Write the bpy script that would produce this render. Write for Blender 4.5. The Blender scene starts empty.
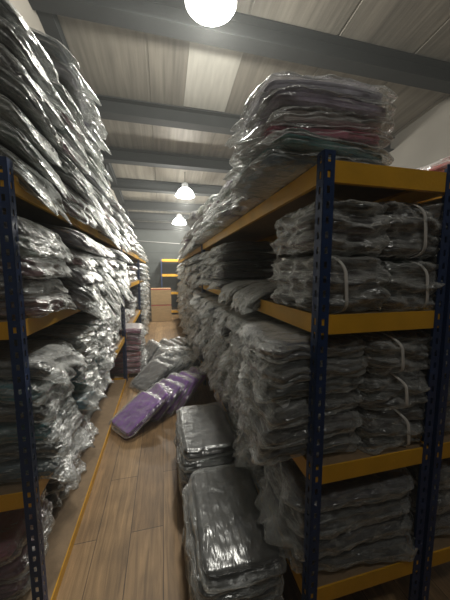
import bpy, math, random
from mathutils import Vector, Matrix, Euler, noise

random.seed(7)
SC = bpy.context.scene
COL = SC.collection
PI = math.pi

# ------------------------------------------------------------------ materials
def new_mat(name):
    m = bpy.data.materials.new(name); m.use_nodes = True
    nt = m.node_tree
    for n in list(nt.nodes): nt.nodes.remove(n)
    out = nt.nodes.new('ShaderNodeOutputMaterial')
    return m, nt, out

def principled(name, color, rough=.5, metal=0., noise_amt=0., noise_scale=8., bump=0., bump_scale=60., stretch=(1, 1, 1), coat=0., spec=.5):
    m, nt, out = new_mat(name)
    L = nt.links.new
    b = nt.nodes.new('ShaderNodeBsdfPrincipled')
    b.inputs['Roughness'].default_value = rough
    b.inputs['Metallic'].default_value = metal
    b.inputs['Coat Weight'].default_value = coat
    b.inputs['Specular IOR Level'].default_value = spec
    b.inputs['Base Color'].default_value = (*color, 1)
    tc = nt.nodes.new('ShaderNodeTexCoord')
    mp = nt.nodes.new('ShaderNodeMapping'); mp.inputs['Scale'].default_value = stretch
    L(tc.outputs['Object'], mp.inputs['Vector'])
    if noise_amt:
        n = nt.nodes.new('ShaderNodeTexNoise'); n.inputs['Scale'].default_value = noise_scale; n.inputs['Detail'].default_value = 5
        L(mp.outputs[0], n.inputs['Vector'])
        r = nt.nodes.new('ShaderNodeMapRange')
        r.inputs['From Min'].default_value = .3; r.inputs['From Max'].default_value = .7
        r.inputs['To Min'].default_value = 1 - noise_amt; r.inputs['To Max'].default_value = 1 + noise_amt
        L(n.outputs['Fac'], r.inputs['Value'])
        mx = nt.nodes.new('ShaderNodeMix'); mx.data_type = 'RGBA'; mx.blend_type = 'MULTIPLY'
        mx.inputs[0].default_value = 1; mx.inputs[6].default_value = (*color, 1)
        L(r.outputs[0], mx.inputs[7]); L(mx.outputs[2], b.inputs['Base Color'])
    if bump:
        n2 = nt.nodes.new('ShaderNodeTexNoise'); n2.inputs['Scale'].default_value = bump_scale; n2.inputs['Detail'].default_value = 4
        L(mp.outputs[0], n2.inputs['Vector'])
        bp = nt.nodes.new('ShaderNodeBump'); bp.inputs['Strength'].default_value = bump; bp.inputs['Distance'].default_value = .01
        L(n2.outputs['Fac'], bp.inputs['Height']); L(bp.outputs[0], b.inputs['Normal'])
    L(b.outputs[0], out.inputs['Surface'])
    return m

def fabric_mat():
    m, nt, out = new_mat('folded_fabric'); L = nt.links.new
    b = nt.nodes.new('ShaderNodeBsdfPrincipled'); b.inputs['Roughness'].default_value = .75
    b.inputs['Specular IOR Level'].default_value = .3
    oi = nt.nodes.new('ShaderNodeObjectInfo'); tc = nt.nodes.new('ShaderNodeTexCoord')
    off = nt.nodes.new('ShaderNodeVectorMath'); off.operation = 'ADD'
    sc = nt.nodes.new('ShaderNodeVectorMath'); sc.operation = 'SCALE'; sc.inputs['Scale'].default_value = 37.
    cmb = nt.nodes.new('ShaderNodeCombineXYZ')
    L(oi.outputs['Random'], cmb.inputs[0]); L(oi.outputs['Random'], cmb.inputs[1])
    L(cmb.outputs[0], sc.inputs[0]); L(tc.outputs['Object'], off.inputs[0]); L(sc.outputs[0], off.inputs[1])
    n = nt.nodes.new('ShaderNodeTexNoise'); n.inputs['Scale'].default_value = 9; n.inputs['Detail'].default_value = 4
    L(off.outputs[0], n.inputs['Vector'])
    r = nt.nodes.new('ShaderNodeMapRange'); r.inputs['From Min'].default_value = .3; r.inputs['From Max'].default_value = .7
    r.inputs['To Min'].default_value = .65; r.inputs['To Max'].default_value = 1.3
    L(n.outputs['Fac'], r.inputs['Value'])
    mx = nt.nodes.new('ShaderNodeMix'); mx.data_type = 'RGBA'; mx.blend_type = 'MULTIPLY'; mx.inputs[0].default_value = 1
    L(oi.outputs['Color'], mx.inputs[6]); L(r.outputs[0], mx.inputs[7]); L(mx.outputs[2], b.inputs['Base Color'])
    n2 = nt.nodes.new('ShaderNodeTexNoise'); n2.inputs['Scale'].default_value = 30; n2.inputs['Detail'].default_value = 3
    L(off.outputs[0], n2.inputs['Vector'])
    bp = nt.nodes.new('ShaderNodeBump'); bp.inputs['Strength'].default_value = .5; bp.inputs['Distance'].default_value = .006
    L(n2.outputs['Fac'], bp.inputs['Height']); L(bp.outputs[0], b.inputs['Normal'])
    L(b.outputs[0], out.inputs['Surface'])
    return m

def plastic_mat(name='clear_plastic_film', base=.08, edge=.95, rough=.22, milky=.50, stretch=(1, 1, 1), bump=1., scale=10., tint=(.84, .85, .82)):
    m, nt, out = new_mat(name); L = nt.links.new
    oi = nt.nodes.new('ShaderNodeObjectInfo'); tc = nt.nodes.new('ShaderNodeTexCoord')
    cmb = nt.nodes.new('ShaderNodeCombineXYZ')
    for i in range(3): L(oi.outputs['Random'], cmb.inputs[i])
    sc = nt.nodes.new('ShaderNodeVectorMath'); sc.operation = 'SCALE'; sc.inputs['Scale'].default_value = 53.
    L(cmb.outputs[0], sc.inputs[0])
    mp = nt.nodes.new('ShaderNodeMapping'); mp.inputs['Scale'].default_value = (stretch[0], stretch[1], stretch[2] * 3.2)
    L(tc.outputs['Object'], mp.inputs['Vector'])
    off = nt.nodes.new('ShaderNodeVectorMath'); off.operation = 'ADD'
    L(mp.outputs[0], off.inputs[0]); L(sc.outputs[0], off.inputs[1])
    n = nt.nodes.new('ShaderNodeTexNoise'); n.noise_type = 'RIDGED_MULTIFRACTAL'
    n.inputs['Scale'].default_value = scale; n.inputs['Detail'].default_value = 3; n.inputs['Distortion'].default_value = .6
    L(off.outputs[0], n.inputs['Vector'])
    v = nt.nodes.new('ShaderNodeTexNoise'); v.inputs['Scale'].default_value = scale * 3.2; v.inputs['Detail'].default_value = 2
    v.inputs['Distortion'].default_value = 1.2
    L(off.outputs[0], v.inputs['Vector'])
    ad = nt.nodes.new('ShaderNodeMath'); ad.operation = 'MULTIPLY_ADD'; ad.inputs[1].default_value = .55
    L(v.outputs['Fac'], ad.inputs[0]); L(n.outputs['Fac'], ad.inputs[2])
    bp = nt.nodes.new('ShaderNodeBump'); bp.inputs['Strength'].default_value = bump; bp.inputs['Distance'].default_value = .012
    L(ad.outputs[0], bp.inputs['Height'])
    lw = nt.nodes.new('ShaderNodeLayerWeight'); lw.inputs['Blend'].default_value = .42
    L(bp.outputs[0], lw.inputs['Normal'])
    mr = nt.nodes.new('ShaderNodeMapRange'); mr.inputs['To Min'].default_value = base; mr.inputs['To Max'].default_value = edge
    L(lw.outputs['Facing'], mr.inputs['Value'])
    tr = nt.nodes.new('ShaderNodeBsdfTransparent'); tr.inputs['Color'].default_value = (.95, .96, .96, 1)
    gl = nt.nodes.new('ShaderNodeBsdfGlossy'); gl.inputs['Roughness'].default_value = rough; gl.inputs['Color'].default_value = (.95, .96, .95, 1)
    df = nt.nodes.new('ShaderNodeBsdfDiffuse'); df.inputs['Color'].default_value = (*tint, 1)
    L(bp.outputs[0], gl.inputs['Normal']); L(bp.outputs[0], df.inputs['Normal'])
    m1 = nt.nodes.new('ShaderNodeMixShader'); m1.inputs[0].default_value = milky
    L(gl.outputs[0], m1.inputs[1]); L(df.outputs[0], m1.inputs[2])
    m2 = nt.nodes.new('ShaderNodeMixShader')
    L(mr.outputs[0], m2.inputs[0]); L(tr.outputs[0], m2.inputs[1]); L(m1.outputs[0], m2.inputs[2])
    L(m2.outputs[0], out.inputs['Surface'])
    return m

def floor_mat():
    m, nt, out = new_mat('oak_planks'); L = nt.links.new
    tc = nt.nodes.new('ShaderNodeTexCoord')
    mp = nt.nodes.new('ShaderNodeMapping'); mp.inputs['Rotation'].default_value = (0, 0, PI / 2); mp.inputs['Location'].default_value = (.3, .035, 0)
    L(tc.outputs['Object'], mp.inputs['Vector'])
    br = nt.nodes.new('ShaderNodeTexBrick')
    br.inputs['Scale'].default_value = 1; br.inputs['Brick Width'].default_value = 1.25; br.inputs['Row Height'].default_value = .195
    br.inputs['Mortar Size'].default_value = .002; br.inputs['Mortar Smooth'].default_value = .1; br.offset = .37
    br.inputs['Color1'].default_value = (.26, .160, .076, 1); br.inputs['Color2'].default_value = (.375, .24, .116, 1)
    br.inputs['Mortar'].default_value = (.06, .04, .025, 1)
    L(mp.outputs[0], br.inputs['Vector'])
    mp2 = nt.nodes.new('ShaderNodeMapping'); mp2.inputs['Scale'].default_value = (14, 1.1, 1)
    L(tc.outputs['Object'], mp2.inputs['Vector'])
    n = nt.nodes.new('ShaderNodeTexNoise'); n.inputs['Scale'].default_value = 2.2; n.inputs['Detail'].default_value = 8; n.inputs['Distortion'].default_value = 1.3
    L(mp2.outputs[0], n.inputs['Vector'])
    n3 = nt.nodes.new('ShaderNodeTexNoise'); n3.inputs['Scale'].default_value = 5; n3.inputs['Detail'].default_value = 4
    L(tc.outputs['Object'], n3.inputs['Vector'])
    r = nt.nodes.new('ShaderNodeMapRange'); r.inputs['From Min'].default_value = .3; r.inputs['From Max'].default_value = .7
    r.inputs['To Min'].default_value = .62; r.inputs['To Max'].default_value = 1.25
    L(n.outputs['Fac'], r.inputs['Value'])
    r3 = nt.nodes.new('ShaderNodeMapRange'); r3.inputs['From Min'].default_value = .3; r3.inputs['From Max'].default_value = .7
    r3.inputs['To Min'].default_value = .8; r3.inputs['To Max'].default_value = 1.15
    L(n3.outputs['Fac'], r3.inputs['Value'])
    mm = nt.nodes.new('ShaderNodeMath'); mm.operation = 'MULTIPLY'; L(r.outputs[0], mm.inputs[0]); L(r3.outputs[0], mm.inputs[1])
    mx = nt.nodes.new('ShaderNodeMix'); mx.data_type = 'RGBA'; mx.blend_type = 'MULTIPLY'; mx.inputs[0].default_value = 1
    L(br.outputs['Color'], mx.inputs[6]); L(mm.outputs[0], mx.inputs[7])
    b = nt.nodes.new('ShaderNodeBsdfPrincipled'); b.inputs['Roughness'].default_value = .5
    L(mx.outputs[2], b.inputs['Base Color'])
    bp = nt.nodes.new('ShaderNodeBump'); bp.inputs['Strength'].default_value = .25; bp.inputs['Distance'].default_value = .004
    L(br.outputs['Fac'], bp.inputs['Height']); bp.invert = True; L(bp.outputs[0], b.inputs['Normal'])
    L(b.outputs[0], out.inputs['Surface'])
    return m

def emit_mat(name, color, strength):
    m, nt, out = new_mat(name)
    e = nt.nodes.new('ShaderNodeEmission'); e.inputs['Color'].default_value = (*color, 1); e.inputs['Strength'].default_value = strength
    nt.links.new(e.outputs[0], out.inputs['Surface'])
    return m

FABRIC = fabric_mat()
FILM = plastic_mat()
FILM_HERO = plastic_mat('taut_plastic_film', base=.07, edge=.8, rough=.27, milky=.42, stretch=(.30, 1.7, .3), bump=1., scale=6.)
BLUE = principled('blue_painted_steel', (.011, .034, .115), .42, .0, .18, 14, .15, 90)
ORANGE = principled('orange_painted_steel', (.74, .39, .022), .42, 0, .12, 6, .1, 70)
BOARD = principled('chipboard', (.27, .185, .105), .75, 0, .14, 22, .2, 140)
STRAP = principled('white_strapping', (.75, .73, .70), .45, 0, .08, 20)
CARD = principled('cardboard', (.46, .31, .15), .8, 0, .1, 7, .15, 50, (1, 1, 6))
TAPE = principled('red_packing_tape', (.42, .07, .06), .35, 0, .1, 9)
PAPER = principled('white_paper', (.8, .8, .78), .6)
STEEL = principled('grey_painted_steel', (.024, .026, .026), .8, 0, .12, 4, .1, 50, spec=.2)
SHEET = principled('galvanised_roof_sheet', (.235, .217, .182), .55, .15, .30, 3.0, .45, 5, (4, .22, 1))
SKYL = principled('translucent_roof_sheet', (.46, .45, .40), .4, 0, .12, 4, .1, 8, (4, .5, 1))
WALLM = principled('painted_wall_sheet', (.23, .215, .185), .6, 0, .1, 2)
BACKM = principled('grey_wall_sheet', (.085, .095, .09), .7, 0, .15, 2)
WHITE = principled('white_plastic_pipe', (.7, .7, .68), .4)
FLOORM = floor_mat()
LAMPM = emit_mat('lamp_diffuser', (1., .98, .92), 14.)
LAMPB = principled('lamp_housing', (.55, .56, .56), .4, .5)

# ------------------------------------------------------------------ mesh helpers
def mesh_from(name, verts, faces, mats, smooth=False, fm=None):
    me = bpy.data.meshes.new(name)
    me.from_pydata([tuple(v) for v in verts], [], faces)
    for m in mats: me.materials.append(m)
    if smooth: me.polygons.foreach_set('use_smooth', [True] * len(faces))
    if fm: me.polygons.foreach_set('material_index', fm)
    me.update()
    return me

def link(name, me, parent=None, loc=(0, 0, 0), rot=(0, 0, 0), color=None):
    o = bpy.data.objects.new(name, me); COL.objects.link(o)
    o.location = loc; o.rotation_euler = rot
    if parent is not None: o.parent = parent
    if color is not None: o.color = (*color, 1)
    return o

class MB:
    def __init__(s): s.v = []; s.f = []
    def box(s, x0, x1, y0, y1, z0, z1):
        n = len(s.v)
        s.v += [(x0, y0, z0), (x1, y0, z0), (x1, y1, z0), (x0, y1, z0), (x0, y0, z1), (x1, y0, z1), (x1, y1, z1), (x0, y1, z1)]
        s.f += [tuple(n + i for i in q) for q in ((0, 3, 2, 1), (4, 5, 6, 7), (0, 1, 5, 4), (1, 2, 6, 5), (2, 3, 7, 6), (3, 0, 4, 7))]
    def prism(s, prof, axis, a, b):
        """closed 2-D profile extruded along an axis (0 = x: profile is y,z ; 1 = y: profile is x,z)"""
        n = len(s.v); k = len(prof)
        for t in (a, b):
            for p in prof: s.v.append((t, p[0], p[1]) if axis == 0 else (p[0], t, p[1]))
        for i in range(k):
            j = (i + 1) % k; s.f.append((n + i, n + j, n + k + j, n + k + i))
        s.f.append(tuple(n + i for i in range(k))[::-1]); s.f.append(tuple(n + k + i for i in range(k)))
    def lathe(s, prof, seg=32, c=(0, 0)):
        n = len(s.v)
        for r, z in prof:
            for i in range(seg):
                a = 2 * PI * i / seg; s.v.append((c[0] + r * math.cos(a), c[1] + r * math.sin(a), z))
        for j in range(len(prof) - 1):
            for i in range(seg):
                k = (i + 1) % seg; s.f.append((n + j * seg + i, n + j * seg + k, n + (j + 1) * seg + k, n + (j + 1) * seg + i))
    def tube(s, pts, r, seg=8):
        n = len(s.v); pts = [Vector(p) for p in pts]
        for i, p in enumerate(pts):
            d = (pts[min(i + 1, len(pts) - 1)] - pts[max(i - 1, 0)]).normalized()
            u = d.cross(Vector((0, 0, 1)))
            if u.length < .01: u = Vector((1, 0, 0))
            u.normalize(); w = d.cross(u)
            for k in range(seg):
                a = 2 * PI * k / seg; s.v.append(tuple(p + (u * math.cos(a) + w * math.sin(a)) * r))
        for i in range(len(pts) - 1):
            for k in range(seg):
                q = (k + 1) % seg; s.f.append((n + i * seg + k, n + i * seg + q, n + (i + 1) * seg + q, n + (i + 1) * seg + k))
        s.f.append(tuple(n + k for k in range(seg))[::-1]); s.f.append(tuple(n + (len(pts) - 1) * seg + k for k in range(seg)))
    def mesh(s, name, mat, smooth=False): return mesh_from(name, s.v, s.f, [mat], smooth)
    def build(s, name, mat, parent=None, smooth=False, bevel=0, loc=(0, 0, 0)):
        o = link(name, s.mesh(name, mat, smooth), parent, loc)
        if bevel:
            b = o.modifiers.new('edge', 'BEVEL'); b.width = bevel; b.segments = 2
        return o

def tag(o, label, cat, group=None):
    n = len(label.replace(',', ' ').split())
    assert 4 <= n <= 16, (n, label)
    o['label'] = label; o['category'] = cat
    if group: o['group'] = group
    return o

def thing(name, label, cat, loc=(0, 0, 0), rot=(0, 0, 0), group=None):
    o = bpy.data.objects.new(name, None); COL.objects.link(o); o.empty_display_size = .1
    o.location = loc; o.rotation_euler = rot
    return tag(o, label, cat, group)

def struct(o):
    o['kind'] = 'structure'; return o

# ------------------------------------------------------------------ the bagged garment: meshes
def slab_grid(a, b, h, nx, ny, nz, r):
    """points of a rounded slab (closed, welded) with a uniform grid on its six sides; returns verts, faces and the outward normals"""
    idx = {}; V = []; N = []; F = []
    def vert(i, j, k):
        key = (i, j, k)
        if key in idx: return idx[key]
        q = Vector((-a + 2 * a * i / nx, -b + 2 * b * j / ny, -h + 2 * h * k / nz))
        s = abs(q.x) / a; t = abs(q.y) / b
        w = 1 - .055 * (s * t) ** 5
        c = Vector((max(-a + r, min(a - r, q.x)), max(-b + r, min(b - r, q.y)), max(-h + r, min(h - r, q.z))))
        d = q - c
        if d.length < 1e-9: d = Vector((0, 0, 1 if q.z > 0 else -1))
        d.normalize()
        p = c + d * r
        p.x *= w; p.y *= w
        idx[key] = len(V); V.append(p); N.append(d)
        return idx[key]
    for i in range(nx):
        for j in range(ny):
            F.append((vert(i, j, nz), vert(i + 1, j, nz), vert(i + 1, j + 1, nz), vert(i, j + 1, nz)))
            F.append((vert(i, j, 0), vert(i, j + 1, 0), vert(i + 1, j + 1, 0), vert(i + 1, j, 0)))
    for k in range(nz):
        for i in range(nx):
            F.append((vert(i, 0, k), vert(i + 1, 0, k), vert(i + 1, 0, k + 1), vert(i, 0, k + 1)))
            F.append((vert(i, ny, k), vert(i, ny, k + 1), vert(i + 1, ny, k + 1), vert(i + 1, ny, k)))
        for j in range(ny):
            F.append((vert(0, j, k), vert(0, j, k + 1), vert(0, j + 1, k + 1), vert(0, j + 1, k)))
            F.append((vert(nx, j, k), vert(nx, j + 1, k), vert(nx, j + 1, k + 1), vert(nx, j, k + 1)))
    return V, F, N

def nz3(p, s, seed): return noise.noise(Vector((p.x * s + seed * 7.13, p.y * s - seed * 3.7, p.z * s + seed * 1.9)))

def bend(p, a, droop, x0=.1):
    if droop > .15: x0 = .35
    t = max(0., (p.x - x0 * a) / a)
    p.z -= droop * t * t

def garment_mesh(name, a, b, h, seed, droop=0., layers=3, res=(24, 20, 8)):
    V, F, N = slab_grid(a, b, h, *res, h * .62)
    out = []
    for p, n in zip(V, N):
        side = 1 - abs(n.z)
        q = p.copy()
        lay = math.sin((p.z / h) * PI * layers + 2.4 * nz3(p, 3.5, seed))
        q += Vector((n.x, n.y, 0)) * side * (-.010 + .009 * lay + .016 * nz3(p, 7, seed + 5))
        q.z += (.010 * nz3(p, 6, seed + 2) + .006 * nz3(p, 13, seed + 4)) * (1 if p.z > 0 else .4) * min(1, h / .045) - (.004 if p.z > 0 else 0)
        q.x *= .955; q.y *= .955; q.z *= .86
        bend(q, a, droop); out.append(q)
    return mesh_from(name, out, F, [FABRIC], True)

def film_mesh(name, a, b, h, seed, droop=0., flap=.055, res=(34, 28, 8), mat=None, crumple=1., rad=None):
    V, F, N = slab_grid(a, b, h, *res, rad or h * .8)
    out = []
    for p, n in zip(V, N):
        side = 1 - abs(n.z); q = p.copy()
        pl = Vector((p.x * .6, p.y * .6, p.z * 4.)) if side > .3 else p
        rg = (1 - abs(nz3(pl, 8, seed)) * 2.4) + .8 * (1 - abs(nz3(pl, 19, seed + 6)) * 2.6)
        q += n * crumple * (.005 * rg + .008 * nz3(p, 17, seed + 3)) * (1.15 if side > .3 else .55)
        if side > .3:
            q += Vector((n.x, n.y, 0)) * crumple * .007 * math.sin(p.z / h * PI * 2.6 + 5 * nz3(Vector((p.x, p.y, p.z * .4)), 5, seed + 21))
        mid = max(0., 1 - abs(p.z) / h)
        if n.x > .5:     # the sealed mouth of the bag: a limp crumpled lip on the aisle end
            ln = flap * (.55 + .9 * nz3(Vector((p.y, 0, 0)), 7, seed + 9) + .5 * nz3(Vector((p.y, 0, 0)), 21, seed))
            q.x += max(-.005, ln) * mid ** 1.3; q.z -= .45 * max(0, ln) * mid ** 2
            q.z += mid * (.030 * nz3(Vector((p.y, .3, 0)), 11, seed + 11) - .012)
        elif n.x < -.5:
            q.x -= .4 * flap * mid
        elif abs(n.y) > .5:
            ln = .016 * (.5 + nz3(Vector((p.x, 0, 2)), 8, seed + 13))
            q.y += math.copysign(max(0, ln) * mid, n.y); q.z += mid * .018 * nz3(Vector((p.x, 1, 0)), 12, seed)
        bend(q, a, droop); out.append(q)
    return mesh_from(name, out, F, [mat or FILM], True)

VAR = {}
def variant(key, n=3):
    """meshes of one size of bag; several seeds each"""
    if key not in VAR:
        a, b, h, droop, layers, res, mat, crumple, flap = key
        L = []
        for s in range(n):
            sd = len(VAR) * 11 + s * 3 + 1
            rg = {0: (24, 20, 8), 1: (60, 60, 12), 2: (14, 12, 6)}[res]
            rf = {0: (48, 40, 14), 1: (90, 80, 16), 2: (24, 22, 9)}[res]
            L.append((garment_mesh('folded_garment', a, b, h, sd, droop, layers + s, rg),
                      film_mesh('plastic_bag', a, b, h, sd + 1, droop, flap * (.6, 1., 1.7)[s % 3], rf, FILM if mat == 0 else FILM_HERO, crumple)))
        VAR[key] = L
    return VAR[key]

BASE = dict(a=.275, b=.208, h=.044, droop=0., layers=3, res=0, mat=0, crumple=1., flap=.055)
def bag(loc, rot, color, label, group, pick=None, cat='bagged clothing', **kw):
    k = dict(BASE); k.update(kw)
    key = tuple(round(k[x], 4) if isinstance(k[x], float) else k[x] for x in ('a', 'b', 'h', 'droop', 'layers', 'res', 'mat', 'crumple', 'flap'))
    vs = variant(key)
    g, f = vs[random.randrange(len(vs)) if pick is None else pick % len(vs)]
    t = thing('bagged_garment', label, cat, loc, rot, group)
    link('folded_garment', g, t, color=color)
    link('plastic_bag', f, t)
    return t

ORD = ['lowest', 'second up', 'third up', 'fourth up', 'fifth up', 'sixth up', 'seventh up', 'eighth up', 'ninth up', 'tenth up', 'eleventh up']
NTH = ['first', 'second', 'third', 'fourth', 'fifth', 'sixth', 'seventh']

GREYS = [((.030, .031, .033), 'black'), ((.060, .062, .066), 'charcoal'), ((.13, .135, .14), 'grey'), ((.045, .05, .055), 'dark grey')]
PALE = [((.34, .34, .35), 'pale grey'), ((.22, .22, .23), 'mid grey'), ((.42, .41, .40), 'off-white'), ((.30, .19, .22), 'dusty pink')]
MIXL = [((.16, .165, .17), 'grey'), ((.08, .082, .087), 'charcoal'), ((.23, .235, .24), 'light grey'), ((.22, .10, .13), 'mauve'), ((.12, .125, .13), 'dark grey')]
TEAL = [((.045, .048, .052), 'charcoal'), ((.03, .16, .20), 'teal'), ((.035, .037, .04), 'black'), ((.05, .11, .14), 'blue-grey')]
COUNT = [0]
def stack(x, y, z, n, t, side, palette, shelf, nth, droop=(0., .0), jx=.02, colors=None, total=None, **kw):
    """side +1: the bags' mouths face +x, -1: -x. droop: amount for the lowest and the topmost bag"""
    for i in range(n):
        d = droop[0] + (droop[1] - droop[0]) * i / max(1, n - 1)
        d = round(d / .02) * .02
        c, cn = (colors[i] if colors else random.choice(palette))
        c = tuple(v * random.uniform(.85, 1.15) for v in c)
        pos = 'topmost' if i == n - 1 else ORD[i]
        if n == 1: pos = 'lying alone'
        lab = f'{cn} garment in plastic, {pos} in {NTH[nth]} stack, {shelf}'
        if n == 1: lab = f'{cn} garment in plastic lying alone at {NTH[nth]} place, {shelf}'
        flip = random.random() < .5
        rot = (random.uniform(-.025, .025), random.uniform(-.03, .03), (0 if side > 0 else PI) + random.uniform(-.10, .10))
        bag((x + random.uniform(-jx, jx), y + random.uniform(-.012, .012), z + .004 + t * (i + .5)), rot, c, lab,
            f'bagged clothes, {shelf}', h=t * .47, droop=d, **kw)
        COUNT[0] += 1

# ------------------------------------------------------------------ racks
def post_mesh(H, w=.042, th=.0022, pitch=.05):
    """slotted steel angle, corner at the origin, flanges along +x and +y, slots punched right through"""
    v = []; f = []
    us = [0, .0145, .0265, w]
    n = int(H / pitch); 
    for ax in (0, 1):
        for sgn, off in ((0, 0.), (1, th)):
            pass
        zs = []
        for k in range(n):
            zs += [k * pitch, k * pitch + .013, k * pitch + .037]
        zs.append(H)
        base = len(v)
        for off in (0., th):
            for z in zs:
                for u in us: v.append((u, off, z) if ax == 0 else (off, u, z))
        R = len(zs); per = R * 4
        hole = lambda r, c: c == 1 and r % 3 == 1
        for r in range(R - 1):
            for c in range(3):
                q = [base + r * 4 + c, base + r * 4 + c + 1, base + (r + 1) * 4 + c + 1, base + (r + 1) * 4 + c]
                if hole(r, c):
                    for e in range(4):
                        f.append((q[e], q[(e + 1) % 4], q[(e + 1) % 4] + per, q[e] + per))
                else:
                    f.append(tuple(q)); f.append(tuple(i + per for i in q[::-1]))
        for r in range(R - 1):
            for c in (0, 3):
                f.append((base + r * 4 + c, base + (r + 1) * 4 + c, base + (r + 1) * 4 + c + per, base + r * 4 + c + per))
        for c in range(3):
            r = R - 1
            f.append((base + r * 4 + c, base + r * 4 + c + 1, base + r * 4 + c + 1 + per, base + r * 4 + c + per))
    return mesh_from('post', v, f, [BLUE])
POSTS = {}
def rack(label, x0, x1, y0, y1, levels, H, bh=.07, group='blue and orange boltless racks'):
    r = thing('storage_rack', label, 'rack', (x0, y0, 0), group=group)
    W = x1 - x0; D = y1 - y0
    if H not in POSTS:
        POSTS[H] = post_mesh(H)
        mb = MB(); mb.box(-.004, .05, -.004, .05, 0, .012); POSTS[(H, 'f')] = mb.mesh('foot_cap', STEEL)
    for (px, py, a) in ((0, 0, 0), (W, 0, PI / 2), (W, D, PI), (0, D, -PI / 2)):
        p = link('post', POSTS[H], r, (px, py, 0), (0, 0, a))
    tw = .018
    for lv in levels:
        h = bh if lv > .1 else lv
        z0 = lv - h + .004; z1 = lv + .004
        lip = .010
        def cbeam(axis, a, b, c, sg):
            # C-profile with a stepped ledge; c = outer face coordinate, sg = direction inwards
            prof = [(c, z0), (c + sg * tw, z0), (c + sg * tw, z0 + h * .25), (c + sg * .004, z0 + h * .3), (c + sg * .004, z1 - lip - .008), (c + sg * (tw + .012), z1 - lip - .006), (c + sg * (tw + .012), z1 - lip), (c + sg * .006, z1 - lip), (c + sg * .006, z1), (c, z1)]
            mb = MB(); mb.prism(prof, axis, a, b)
            return mb.build('beam', ORANGE, r)
        e = .003
        cbeam(1, .004, D - .004, e, 1); cbeam(1, .004, D - .004, W - e, -1)
        cbeam(0, .004, W - .004, e, 1); cbeam(0, .004, W - .004, D - e, -1)
        mb = MB(); mb.box(.010, W - .010, .010, D - .010, lv - .010, lv)
        mb.build('shelf_board', BOARD, r)
    return r

XL, XR, DEP = -.545, .551 - .03, .56
XR = .524
LT, LM, LL = 1.97, 1.405, .685
RT, RM, RLo, RB = 1.967, 1.445, .865, .34
rack('tall blue rack nearest on the left, its yellow floor edge running beside the aisle', XL - DEP, XL, 1.16, 3.90, [.055, LL, LM, LT], 2.02)
rack('blue rack behind the pink stack on the left, orange shelf edges in view', XL - DEP, XL, 3.945, 6.64, [.055, LL, LM, LT], 2.02)
rack('blue rack packed with pale bags at the far end of the left row', XL - DEP, XL, 6.685, 9.38, [.055, LL, LM, LT], 2.02)
rack('blue and orange rack whose slotted post stands in the right front', XR, XR + DEP, .80, 3.54, [RB, RLo, RM, RT], 2.0)
rack('blue rack in the middle of the right row, hidden behind grey bags', XR, XR + DEP, 3.585, 6.32, [RB, RLo, RM, RT], 2.0)
rack('blue rack at the far end of the right row, next to lone rack', XR, XR + DEP, 6.365, 9.10, [RB, RLo, RM, RT], 2.0)
rack('dark rack standing back to back behind the right front rack', XR + DEP + .02, XR + 2 * DEP + .02, .80, 3.54, [RB, RLo, RM, RT], 2.0)
rack('empty blue and orange rack at the end of the aisle behind cartons', -.06, .64, 10.0, 10.95, [.16, .86, 1.53, 2.08], 2.12, .09)

# ------------------------------------------------------------------ room
def roof_z(y): return 4.92 - .13 * y
X0, X1, Y0, Y1 = -1.22, 4.6, -1.6, 11.2
mb = MB(); mb.box(X0, X1, Y0, Y1, -.05, 0); struct(mb.build('floor', FLOORM))
def sheet(name, xa, xb, ya, yb, mat, dz=0.):
    """trapezoidal roof sheet, ribs running along the aisle, following the slope of the roof"""
    mb = MB(); prof = []; x = xa; pitch = 1.16
    while x < xb - 1e-6:
        for dx, dzz in ((0, 0), (1.125, 0), (1.13, .012), (1.155, .012)):
            if x + dx < xb: prof.append((x + dx, dzz))
        x += pitch
    prof.append((xb, 0))
    n = len(prof)
    for (y) in (ya, yb):
        for p in prof: mb.v.append((p[0], y, roof_z(y) + p[1] + dz))
    for y in (ya, yb):
        for p in prof: mb.v.append((p[0], y, roof_z(y) + p[1] + dz + .012))
    for i in range(n - 1):
        mb.f.append((i, i + 1, n + i + 1, n + i)); mb.f.append((2 * n + i, 3 * n + i, 3 * n + i + 1, 2 * n + i + 1))
    mb.f += [(0, n, 3 * n, 2 * n), (n - 1, 3 * n - 1, 4 * n - 1, 2 * n - 1)]
    return mb.build(name, mat)
struct(sheet('ceiling', X0 - .05, X1 + .05, Y0, Y1 + .05, SHEET))
struct(sheet('ceiling_skylight', .40, 1.09, 3.40, 4.62, SKYL, -.016))
mb = MB(); mb.box(X0 - .05, X0, Y0, Y1, -.05, 5.3); struct(mb.build('wall_left', WALLM))
mb = MB(); mb.box(X1, X1 + .05, Y0, Y1, -.05, 5.3); struct(mb.build('wall_right', WALLM))
mb = MB(); mb.box(X0, X1, Y1, Y1 + .05, -.05, 4.2)
for k in range(9): mb.box(X0, X1, Y1 - .03, Y1, .3 + k * .42, .36 + k * .42)
struct(mb.build('wall_back', BACKM))
# purlins across, I-sections under the sheets
def purlin(y, hh, w):
    z = roof_z(y) - .012
    mb = MB()
    prof = [(y - w / 2, z), (y - w / 2, z - .018), (y - .008, z - .018), (y - .008, z - hh + .018), (y - w / 2, z - hh + .018), (y - w / 2, z - hh),
            (y + w / 2, z - hh), (y + w / 2, z - hh + .018), (y + .008, z - hh + .018), (y + .008, z - .018), (y + w / 2, z - .018), (y + w / 2, z)]
    mb.prism(prof, 0, X0, X1)
    return struct(mb.build('ceiling_beam', STEEL))
for y in (2.0, 3.22, 4.72, 6.06, 7.38, 8.72, 9.75, 10.75): purlin(y, .24, .20)
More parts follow.
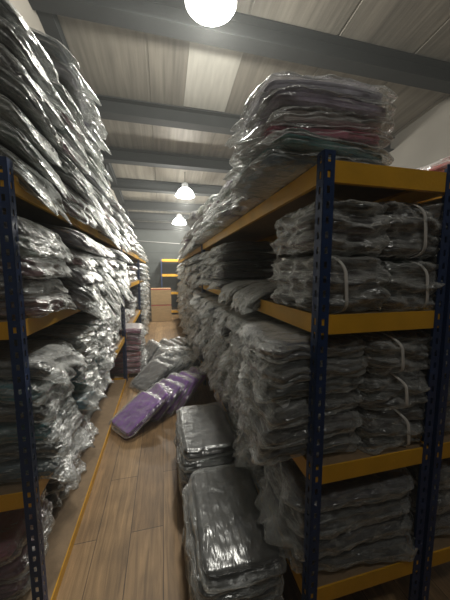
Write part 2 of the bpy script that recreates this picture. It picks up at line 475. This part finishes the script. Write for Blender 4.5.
# eaves beam along the top of the left wall and a wall column
mb = MB(); 
for (ya, yb) in ((Y0, Y1),):
    n = len(mb.v)
    for y in (ya, yb):
        z = roof_z(y)
        mb.v += [(X0, y, z - .02), (X0 + .15, y, z - .02), (X0 + .15, y, z - .17), (X0, y, z - .17)]
    mb.f += [(n + i, n + (i + 1) % 4, n + 4 + (i + 1) % 4, n + 4 + i) for i in range(4)] + [(n + 3, n + 2, n + 1, n), (n + 4, n + 5, n + 6, n + 7)]
struct(mb.build('trim_eaves_left', STEEL))
mb = MB(); mb.box(X0, X0 + .012, 6.25, 6.45, 0, 3.9); mb.box(X0 + .1, X0 + .112, 6.25, 6.45, 0, 3.9); mb.box(X0, X0 + .11, 6.345, 6.355, 0, 3.9)
struct(mb.build('wall_column_left', STEEL))
mb = MB(); mb.tube([(X0 + .02, Y1 - .06, 2.86), (.6, Y1 - .06, 2.78), (2.6, Y1 - .06, 2.75)], .014)
tag(mb.build('conduit_pipe', WHITE, smooth=True), 'thin pale pipe running across the back wall above the racks', 'pipe')

# ------------------------------------------------------------------ lamps
def lamp(x, y, z, label):
    t = thing('high_bay_lamp', label, 'lamp', (x, y, z), group='high bay lamps over the aisle')
    mb = MB(); mb.lathe([(.22, -.005), (.235, 0), (.225, .03), (.17, .13), (.10, .19), (.075, .20)], 40)
    mb.build('reflector', LAMPM, t, True)
    mb = MB(); mb.lathe([(.001, -.012), (.15, -.010), (.215, 0), (.218, .006)], 40)
    mb.build('diffuser', LAMPM, t, True)
    mb = MB(); mb.lathe([(.001, .197), (.08, .197), (.08, .205), (.07, .21), (.07, .30), (.05, .32), (.001, .32)], 24)
    for k in range(12):
        a = k * PI / 6; mb.box(math.cos(a) * .075 - .004, math.cos(a) * .075 + .004, math.sin(a) * .075 - .004, math.sin(a) * .075 + .004, .215, .295)
    mb.build('housing', LAMPB, t)
    top = roof_z(y) - z + .02
    mb = MB(); mb.tube([(0, 0, .32), (0, 0, top)], .008)
    mb.build('suspension_rod', STEEL, t)
def lights(name, loc, power, r, color=(1., .965, .88)):
    l = bpy.data.lights.new(name, 'POINT'); l.energy = power; l.shadow_soft_size = r; l.color = color
    o = bpy.data.objects.new(name, l); COL.objects.link(o); o.location = loc
for (x, y, z, lb) in ((.49, 2.62, 4.05, 'glowing bell lamp hanging lowest and brightest at the top of the picture'),
                      (.59, 6.75, 3.47, 'second glowing bell lamp hanging over the middle of the aisle'),
                      (.40, -1.0, 4.55, 'added bell lamp hanging behind the viewpoint, out of the frame, for front fill'),  # unseen lamp, added to lighten the front of the right rack
                      (.58, 8.95, 3.19, 'small distant bell lamp hanging near the back wall')):
    lamp(x, y, z, lb)
    lights('lamp_light', (x, y, z - .12), 12 if y < 0 else 140 if y < 4 else 170, .10)

# ------------------------------------------------------------------ left racks
LX = -.825
LY = [1.42 + .44 * i for i in range(6)]
S1, S2, S3 = "near left rack's", "second left rack's", "far left rack's"
for i, n in enumerate((8, 10, 10, 5, 5, 5)):
    stack(LX + (.05 if i == 0 else .09), LY[i], LT, n, .088, 1, MIXL if i else GREYS[1:] + MIXL[:1], f'{S1} top shelf', i, (.16, .08), .025, flap=.06)
for i in range(6):
    stack(LX + (.03 if i == 0 else .10), LY[i], LM, 5, .092, 1, MIXL, f'{S1} upper shelf', i, (.16 if i else 0, .06), .03, flap=.06)
for i in range(6):
    stack(LX + (.06 if i < 3 else .01 if i == 3 else -.06), LY[i], LL, 6, .092, 1, TEAL if i < 3 else MIXL, f'{S1} lower shelf', i, (.04 if i < 3 else 0, .04), .03, flap=.055 if i < 3 else .025)
PINK = [((.30, .12, .16), 'pink'), ((.20, .07, .10), 'plum')]
for i, n in enumerate((3, 3, 2)):
    stack(-.90, 1.47 + .5 * i, .055, n, .09, 1, PINK if i == 0 else GREYS, f'{S1} floor board', i, (0, 0), .02, a=.20)
LY2 = [4.27, 4.95, 5.63, 6.30]
for i in range(4):
    stack(LX, LY2[i], LT, (5, 4, 4, 3)[i], .11, 1, PALE + MIXL[:1], f'{S2} top shelf', i, (0, .04), .02, b=.325, res=2)
    stack(LX - .03, LY2[i], LM, (4, 3, 2, 3)[i], .11, 1, PALE + MIXL[:2], f'{S2} upper shelf', i, (0, 0), .02, b=.325, a=.24, res=2)
    stack(LX - .04, LY2[i], LL, (4, 2, 1, 3)[i], .11, 1, MIXL, f'{S2} lower shelf', i, (0, 0), .02, b=.325, a=.22, res=2)
stack(-.60, 4.30, .055, 8, .088, 1, [((.34, .09, .14), 'mauve'), ((.52, .16, .21), 'dusty pink'), ((.26, .06, .11), 'plum')], 'floor behind the blue post', 0, (0, .02), .012, a=.255, b=.25)

# ------------------------------------------------------------------ right racks
RX = XR + DEP - .285
RY = [1.04 + .44 * i for i in range(6)]
Q1, Q2 = "near right rack's", "second right rack's"
# the pale, pink and teal stack over the front post
cols = [((.22, .34, .35), 'grey-teal'), ((.12, .27, .28), 'teal'), ((.62, .20, .27), 'pink'), ((.46, .38, .40), 'rose grey'), ((.46, .46, .48), 'light grey'), ((.44, .44, .47), 'silver grey')]
stack(.615, 1.08, RT, 6, .052, -1, None, f'{Q1} top shelf', 0, (.0, .02), .01, colors=cols, a=.245, b=.22, flap=.05, crumple=.7)
for i, n in ((1, 5), (2, 4), (3, 4), (4, 5), (5, 5)):
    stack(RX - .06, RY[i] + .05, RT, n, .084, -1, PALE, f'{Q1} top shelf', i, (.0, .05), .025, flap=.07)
stack(RX - .05, 1.56, RM, 1, .085, -1, GREYS[1:2], f'{Q1} middle shelf', 1, (.10, .10), .0, flap=.06)
stack(RX - .05, 2.00, RM, 1, .085, -1, GREYS[1:2], f'{Q1} middle shelf', 2, (.08, .08), .0, flap=.06)
for i in (3, 4, 5):
    stack(RX - .03, RY[i] + .06, RM, 5, .085, -1, MIXL[:2] + GREYS[:2], f'{Q1} middle shelf', i, (0, .04), .02)
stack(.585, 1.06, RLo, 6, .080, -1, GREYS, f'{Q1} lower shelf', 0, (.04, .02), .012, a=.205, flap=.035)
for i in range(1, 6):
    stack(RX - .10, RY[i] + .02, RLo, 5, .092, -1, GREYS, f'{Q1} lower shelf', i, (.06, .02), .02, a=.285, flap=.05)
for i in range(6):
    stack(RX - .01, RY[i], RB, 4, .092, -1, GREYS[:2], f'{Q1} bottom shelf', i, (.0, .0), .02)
RY2 = [3.90, 4.58, 5.26, 5.95]
for i in range(4):
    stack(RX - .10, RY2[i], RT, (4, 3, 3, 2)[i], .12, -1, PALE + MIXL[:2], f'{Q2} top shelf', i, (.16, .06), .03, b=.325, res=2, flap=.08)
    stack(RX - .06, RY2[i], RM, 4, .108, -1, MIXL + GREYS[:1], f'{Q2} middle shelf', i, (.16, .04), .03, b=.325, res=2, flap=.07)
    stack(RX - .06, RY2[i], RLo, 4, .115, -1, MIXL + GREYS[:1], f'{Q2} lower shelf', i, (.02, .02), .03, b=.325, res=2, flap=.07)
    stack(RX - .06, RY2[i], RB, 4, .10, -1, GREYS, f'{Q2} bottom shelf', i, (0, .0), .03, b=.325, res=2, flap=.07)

# ------------------------------------------------------------------ strapped bundles facing the camera
def strap_mesh(b, h, w=.013, th=.003):
    v = []; f = []; n = 48
    for i in range(n):
        t = 2 * PI * i / n; c, s = math.cos(t), math.sin(t)
        y = math.copysign(abs(c) ** .35, c) * b; z = math.copysign(abs(s) ** .45, s) * h
        k = .02 * math.sin(2 * t + .6)
        for (dx, g) in ((-w / 2, 1), (w / 2, 1), (w / 2, 1 + th / b), (-w / 2, 1 + th / b)): v.append((dx + k, y * g, z * g))
    for i in range(n):
        j = (i + 1) % n
        for q in range(4): f.append((4 * i + q, 4 * i + (q + 1) % 4, 4 * j + (q + 1) % 4, 4 * j + q))
    return mesh_from('strap', v, f, [STRAP], True)
def bundle(x, y, z, a, b, H, color, label, straps, layers=4, seed=1):
    t = thing('strapped_bundle', label, 'bundle of clothing', (x, y, z), (0, 0, random.uniform(-.04, .04)), 'strapped bundles of dark clothes')
    lh = H / layers
    for k in range(layers):
        link('folded_garment', garment_mesh('folded_garment', a, b, lh * .56, seed * 5 + k, 0., 2, (30, 24, 8)), t,
             (random.uniform(-.008, .008), random.uniform(-.008, .008), lh * (k + .5)), color=tuple(c * random.uniform(.8, 1.25) for c in color))
    link('plastic_bag', film_mesh('plastic_bag', a + .008, b + .008, H * .5, seed * 3, 0., .015, (50, 44, 30), FILM, 1.8, .045), t, (0, 0, H / 2))
    for sx in straps: link('strap', strap_mesh(b + .034, H * .5 + .004), t, (sx, 0, H / 2))
DK = (.035, .033, .030)
bundle(.69, 1.03, RM, .15, .19, .215, DK, 'dark strapped bundle behind the post, low on the middle shelf', [-.075], seed=3)
bundle(.69, 1.03, RM + .225, .15, .19, .19, DK, 'dark bundle behind the post, upper one on the middle shelf', [], seed=4)
bundle(.955, 1.03, RM, .14, .19, .20, DK, 'dark strapped bundle low beside the rear post, middle shelf', [.03], seed=5)
bundle(.955, 1.03, RM + .21, .14, .19, .21, DK, 'dark strapped bundle high beside the rear post with glossy plastic corner', [.0], seed=6)
bundle(.935, 1.03, RLo, .15, .19, .165, DK, 'black strapped bundle resting on the lower shelf near the rear post', [.02], seed=7)
bundle(.935, 1.03, RLo + .17, .15, .19, .15, DK, 'black strapped bundle in the middle of the lower shelf pile', [.0], seed=8)
bundle(.935, 1.03, RLo + .325, .15, .19, .16, DK, 'black strapped bundle topmost under the middle shelf beam', [-.05], seed=9)

# second rack behind the right one: a few bags
for (n, z, sh) in ((3, RB, 'bottom'), (4, RLo, 'lower'), (3, RM, 'middle')):
    for i in range(2):
        stack(1.38, 1.12 + .60 * i, z, n, .13, -1, GREYS[:2], f"back-to-back rack's {sh} shelf", i, (0, 0), .01, a=.265, b=.29, res=2)
bag((1.38, 1.02, RT + .05), (0, 0, PI), (.50, .10, .09), 'red garment in white plastic at the picture edge above the orange beam', 'red bag', res=0)

# ------------------------------------------------------------------ floor stacks
BLK = (.020, .022, .026)
def floor_stack(x, y, n, t, rz, name, a, b, top_kw):
    for i in range(n):
        top = i == n - 1
        pos = 'topmost' if top else ORD[i]
        lab = f'black garment in shiny plastic, {pos} of the {name}'
        bag((x + random.uniform(-.012, .012) - (0 if top else .012), y + random.uniform(-.015, .015), t * (i + .5)), (random.uniform(-.012, .012), random.uniform(-.012, .012) + (.0), rz + random.uniform(-.03, .03)),
            tuple(c * random.uniform(.9, 1.3) for c in BLK), lab, f'bags of the {name}', a=b, b=a, h=t * .5, pick=i, **(top_kw if top else dict(flap=.05)))
floor_stack(.305, 1.185, 6, .066, PI / 2, 'near floor stack', .185, .295, dict(res=1, mat=1, layers=2, flap=.04, crumple=.7))
floor_stack(.300, 1.88, 6, .074, PI / 2, 'second floor stack', .195, .30, dict(res=1, mat=1, layers=2, flap=.04, crumple=.7))
# purple bags slid over like dominoes
PUR = [(.26, .05, .46), (.34, .09, .55), (.20, .04, .36)]
def lean(i, x, y, z, tilt, yaw, color, label, group, **kw):
    m = Matrix.Rotation(yaw, 4, 'Z') @ Matrix.Rotation(tilt, 4, 'Y')
    bag((x, y, z), m.to_euler(), color, label, group, **kw)
pl = ['flat at the front beside the yellow edge', 'leaning second from the yellow edge', 'leaning third from the yellow edge', 'leaning fourth from the yellow edge',
      'leaning fifth from the yellow edge', 'leaning next to the second floor stack']
for i in range(6):
    lean(i, -.30 + .118 * i, 2.76 + .095 * i + random.uniform(-.03, .03), .145 + .004 * i, (-.55 - .05 * i if i else -.40) + random.uniform(-.08, .08), .5 + (random.uniform(-.2, .2) if i else .12), PUR[i % 3], 'purple garment in clear plastic ' + pl[i], 'fallen purple bags',
         a=.23, b=.19, h=.032, flap=.06)
# fallen dark grey bags behind them
GP = [(.075, .08, .085), (.05, .053, .058), (.10, .105, .11)]
for i in range(7):
    lean(i, -.30 + .125 * i, 4.55 + random.uniform(-.06, .1) + .05 * i, .17, -.75 + random.uniform(-.2, .2), .35 + random.uniform(-.3, .3), GP[i % 3], f'dark grey bag leaning {NTH[i]} from the left in the far fallen row', 'far fallen grey bags', a=.25, b=.26, h=.036, flap=.05)
for i in range(6):
    lean(i, -.20 + .12 * i, 3.72 + random.uniform(-.06, .08) + .06 * i, .15, -.65 + random.uniform(-.2, .2), .45 + random.uniform(-.3, .3), GP[(i + 1) % 3], f'dark grey bag leaning {NTH[i]} from the left in the nearer fallen row', 'nearer fallen grey bags', a=.24, b=.22, h=.036, flap=.05)

for i in range(6):
    lean(i, -.12 + .125 * i, 4.14 + random.uniform(-.06, .08) + .05 * i, .16, -.7 + random.uniform(-.2, .2), .3 + random.uniform(-.35, .35), GP[(i + 2) % 3], f'dark grey bag leaning {NTH[i]} from the left between the two fallen rows', 'middle fallen grey bags', a=.25, b=.22, h=.036, flap=.07)
gy = ['flat beside the pink stack', 'flat in front of the leaning rows', 'flat at the foot of the second right rack']
for i, (x, y, r) in enumerate(((-.16, 5.35, .4), (.02, 3.42, 1.1), (.42, 5.45, -.3))):
    bag((x, y, .045), (.03, -.04, r), GP[i], f'dark grey bag lying {gy[i]} on the floor', 'loose grey bags', a=.25, b=.22, h=.042, flap=.06)
mb = MB(); mb.v = [(0, 0, 0), (.085, -.02, .004), (.045, -.055, -.028), (0, 0, .0012), (.085, -.02, .0052), (.045, -.055, -.0268)]
mb.f = [(0, 2, 1), (3, 4, 5), (0, 1, 4, 3), (1, 2, 5, 4), (2, 0, 3, 5)]
tag(mb.build('paper_slip', PAPER, loc=(.40, .92, 1.105)), 'small white paper slip poking out between the grey bags beside the post', 'paper')
# ------------------------------------------------------------------ cartons
def carton(x, y, z, w, d, h, label):
    t = thing('cardboard_carton', label, 'box', (x, y, z), (0, 0, .02), 'cartons at the aisle end')
    mb = MB(); mb.box(-w / 2, w / 2, -d / 2, d / 2, 0, h - .008); mb.build('carton_body', CARD, t, bevel=.006)
    for s in (0, 1):
        mb = MB(); mb.box(-w / 2 + .002, w / 2 - .002, -d / 2 + .002 + s * d / 2, -.002 + s * d / 2, h - .008, h - .003); mb.build('flap', CARD, t)
    mb = MB(); mb.box(-w / 2 - .001, w / 2 + .001, -.03, .03, h - .003, h - .0015); mb.box(-w / 2 - .0015, -w / 2, -.03, .03, h - .09, h - .0015); mb.box(w / 2, w / 2 + .0015, -.03, .03, h - .09, h - .0015)
    mb.box(-w / 2, w / 2, -d / 2 - .0015, -d / 2, h - .035, h - .004)
    mb.build('tape', TAPE, t)
carton(-.07, 8.95, 0, .64, .5, .55, 'lower brown cardboard carton standing on the floor in front of rack')
carton(-.07, 8.95, .552, .64, .5, .52, 'upper brown cardboard carton with red tape, stacked on the other')

# ------------------------------------------------------------------ the smallest, farthest bags past the three hundred: one mass
def far_mass():
    V = []; F = []; FM = []
    gm = garment_mesh('tmp_g', .275, .325, .055, 91, .03, 3, (10, 8, 5)); fmn = film_mesh('tmp_f', .275, .325, .055, 92, .03, .07, (16, 14, 6))
    def put(me, M, mi):
        n = len(V); V.extend([tuple(M @ v.co) for v in me.vertices])
        for p in me.polygons: F.append(tuple(n + i for i in p.vertices)); FM.append(mi)
    def col(x, y, z, n, t, side):
        for i in range(n):
            M = Matrix.Translation((x + random.uniform(-.03, .03), y, z + t * (i + .5))) @ Matrix.Rotation((0 if side > 0 else PI) + random.uniform(-.08, .08), 4, 'Z') @ Matrix.Rotation(random.uniform(-.03, .03), 4, 'Y')
            put(gm, M, 0); put(fmn, M, 1)
    for k in range(4):
        y = 7.03 + k * .67
        col(LX + .06, y, .06, 5, .11, 1); col(LX + .06, y, LL, 6, .11, 1); col(LX + .06, y, LM, 4, .11, 1); col(LX + .04, y, LT, (3, 2, 2, 1)[k], .11, 1)
        y = 6.72 + k * .67
        col(RX + .0, y, RB, 4, .105, -1); col(RX + .0, y, RLo, 4, .115, -1); col(RX + .0, y, RM, 4, .11, -1)
        if k == 0: col(RX - .05, y, RT, 1, .11, -1)
    me = mesh_from('bagged_garment_mass', V, F, [FABRIC, FILM], True, FM)
    o = link('bagged_garment_mass', me, color=(.15, .155, .16))
    o['kind'] = 'stuff'
    tag(o, 'distant pale bagged clothes filling the far racks on both sides', 'bagged clothing')
far_mass()

# ------------------------------------------------------------------ camera, world, view
cam = bpy.data.cameras.new('camera'); co = bpy.data.objects.new('camera', cam); COL.objects.link(co)
cam.sensor_fit = 'VERTICAL'; cam.sensor_height = 36; cam.sensor_width = 27; cam.lens = 36 * 261.24 / 600
cam.clip_start = .02
co.location = (0, 0, 1.6); co.rotation_euler = (math.radians(90 - 6.06), 0, math.radians(-13.36))
SC.camera = co
w = bpy.data.worlds.new('World'); SC.world = w; w.use_nodes = True
bg = w.node_tree.nodes['Background']; bg.inputs[0].default_value = (.85, .95, 1., 1); bg.inputs[1].default_value = .10
vs = w.node_tree.nodes.new('ShaderNodeVolumeScatter'); vs.inputs['Density'].default_value = .012; vs.inputs['Color'].default_value = (.97, 1., .97, 1)  # thin haze added to stand in for veiling glare in the lens
w.node_tree.links.new(vs.outputs[0], w.node_tree.nodes['World Output'].inputs['Volume'])
SC.view_settings.view_transform = 'Standard'; SC.view_settings.look = 'None'
SC.view_settings.gamma = 1; SC.view_settings.exposure = .5; SC.view_settings.use_curve_mapping = False
try:
    SC.cycles.transparent_max_bounces = 24
except Exception: pass
print('bags', COUNT[0])
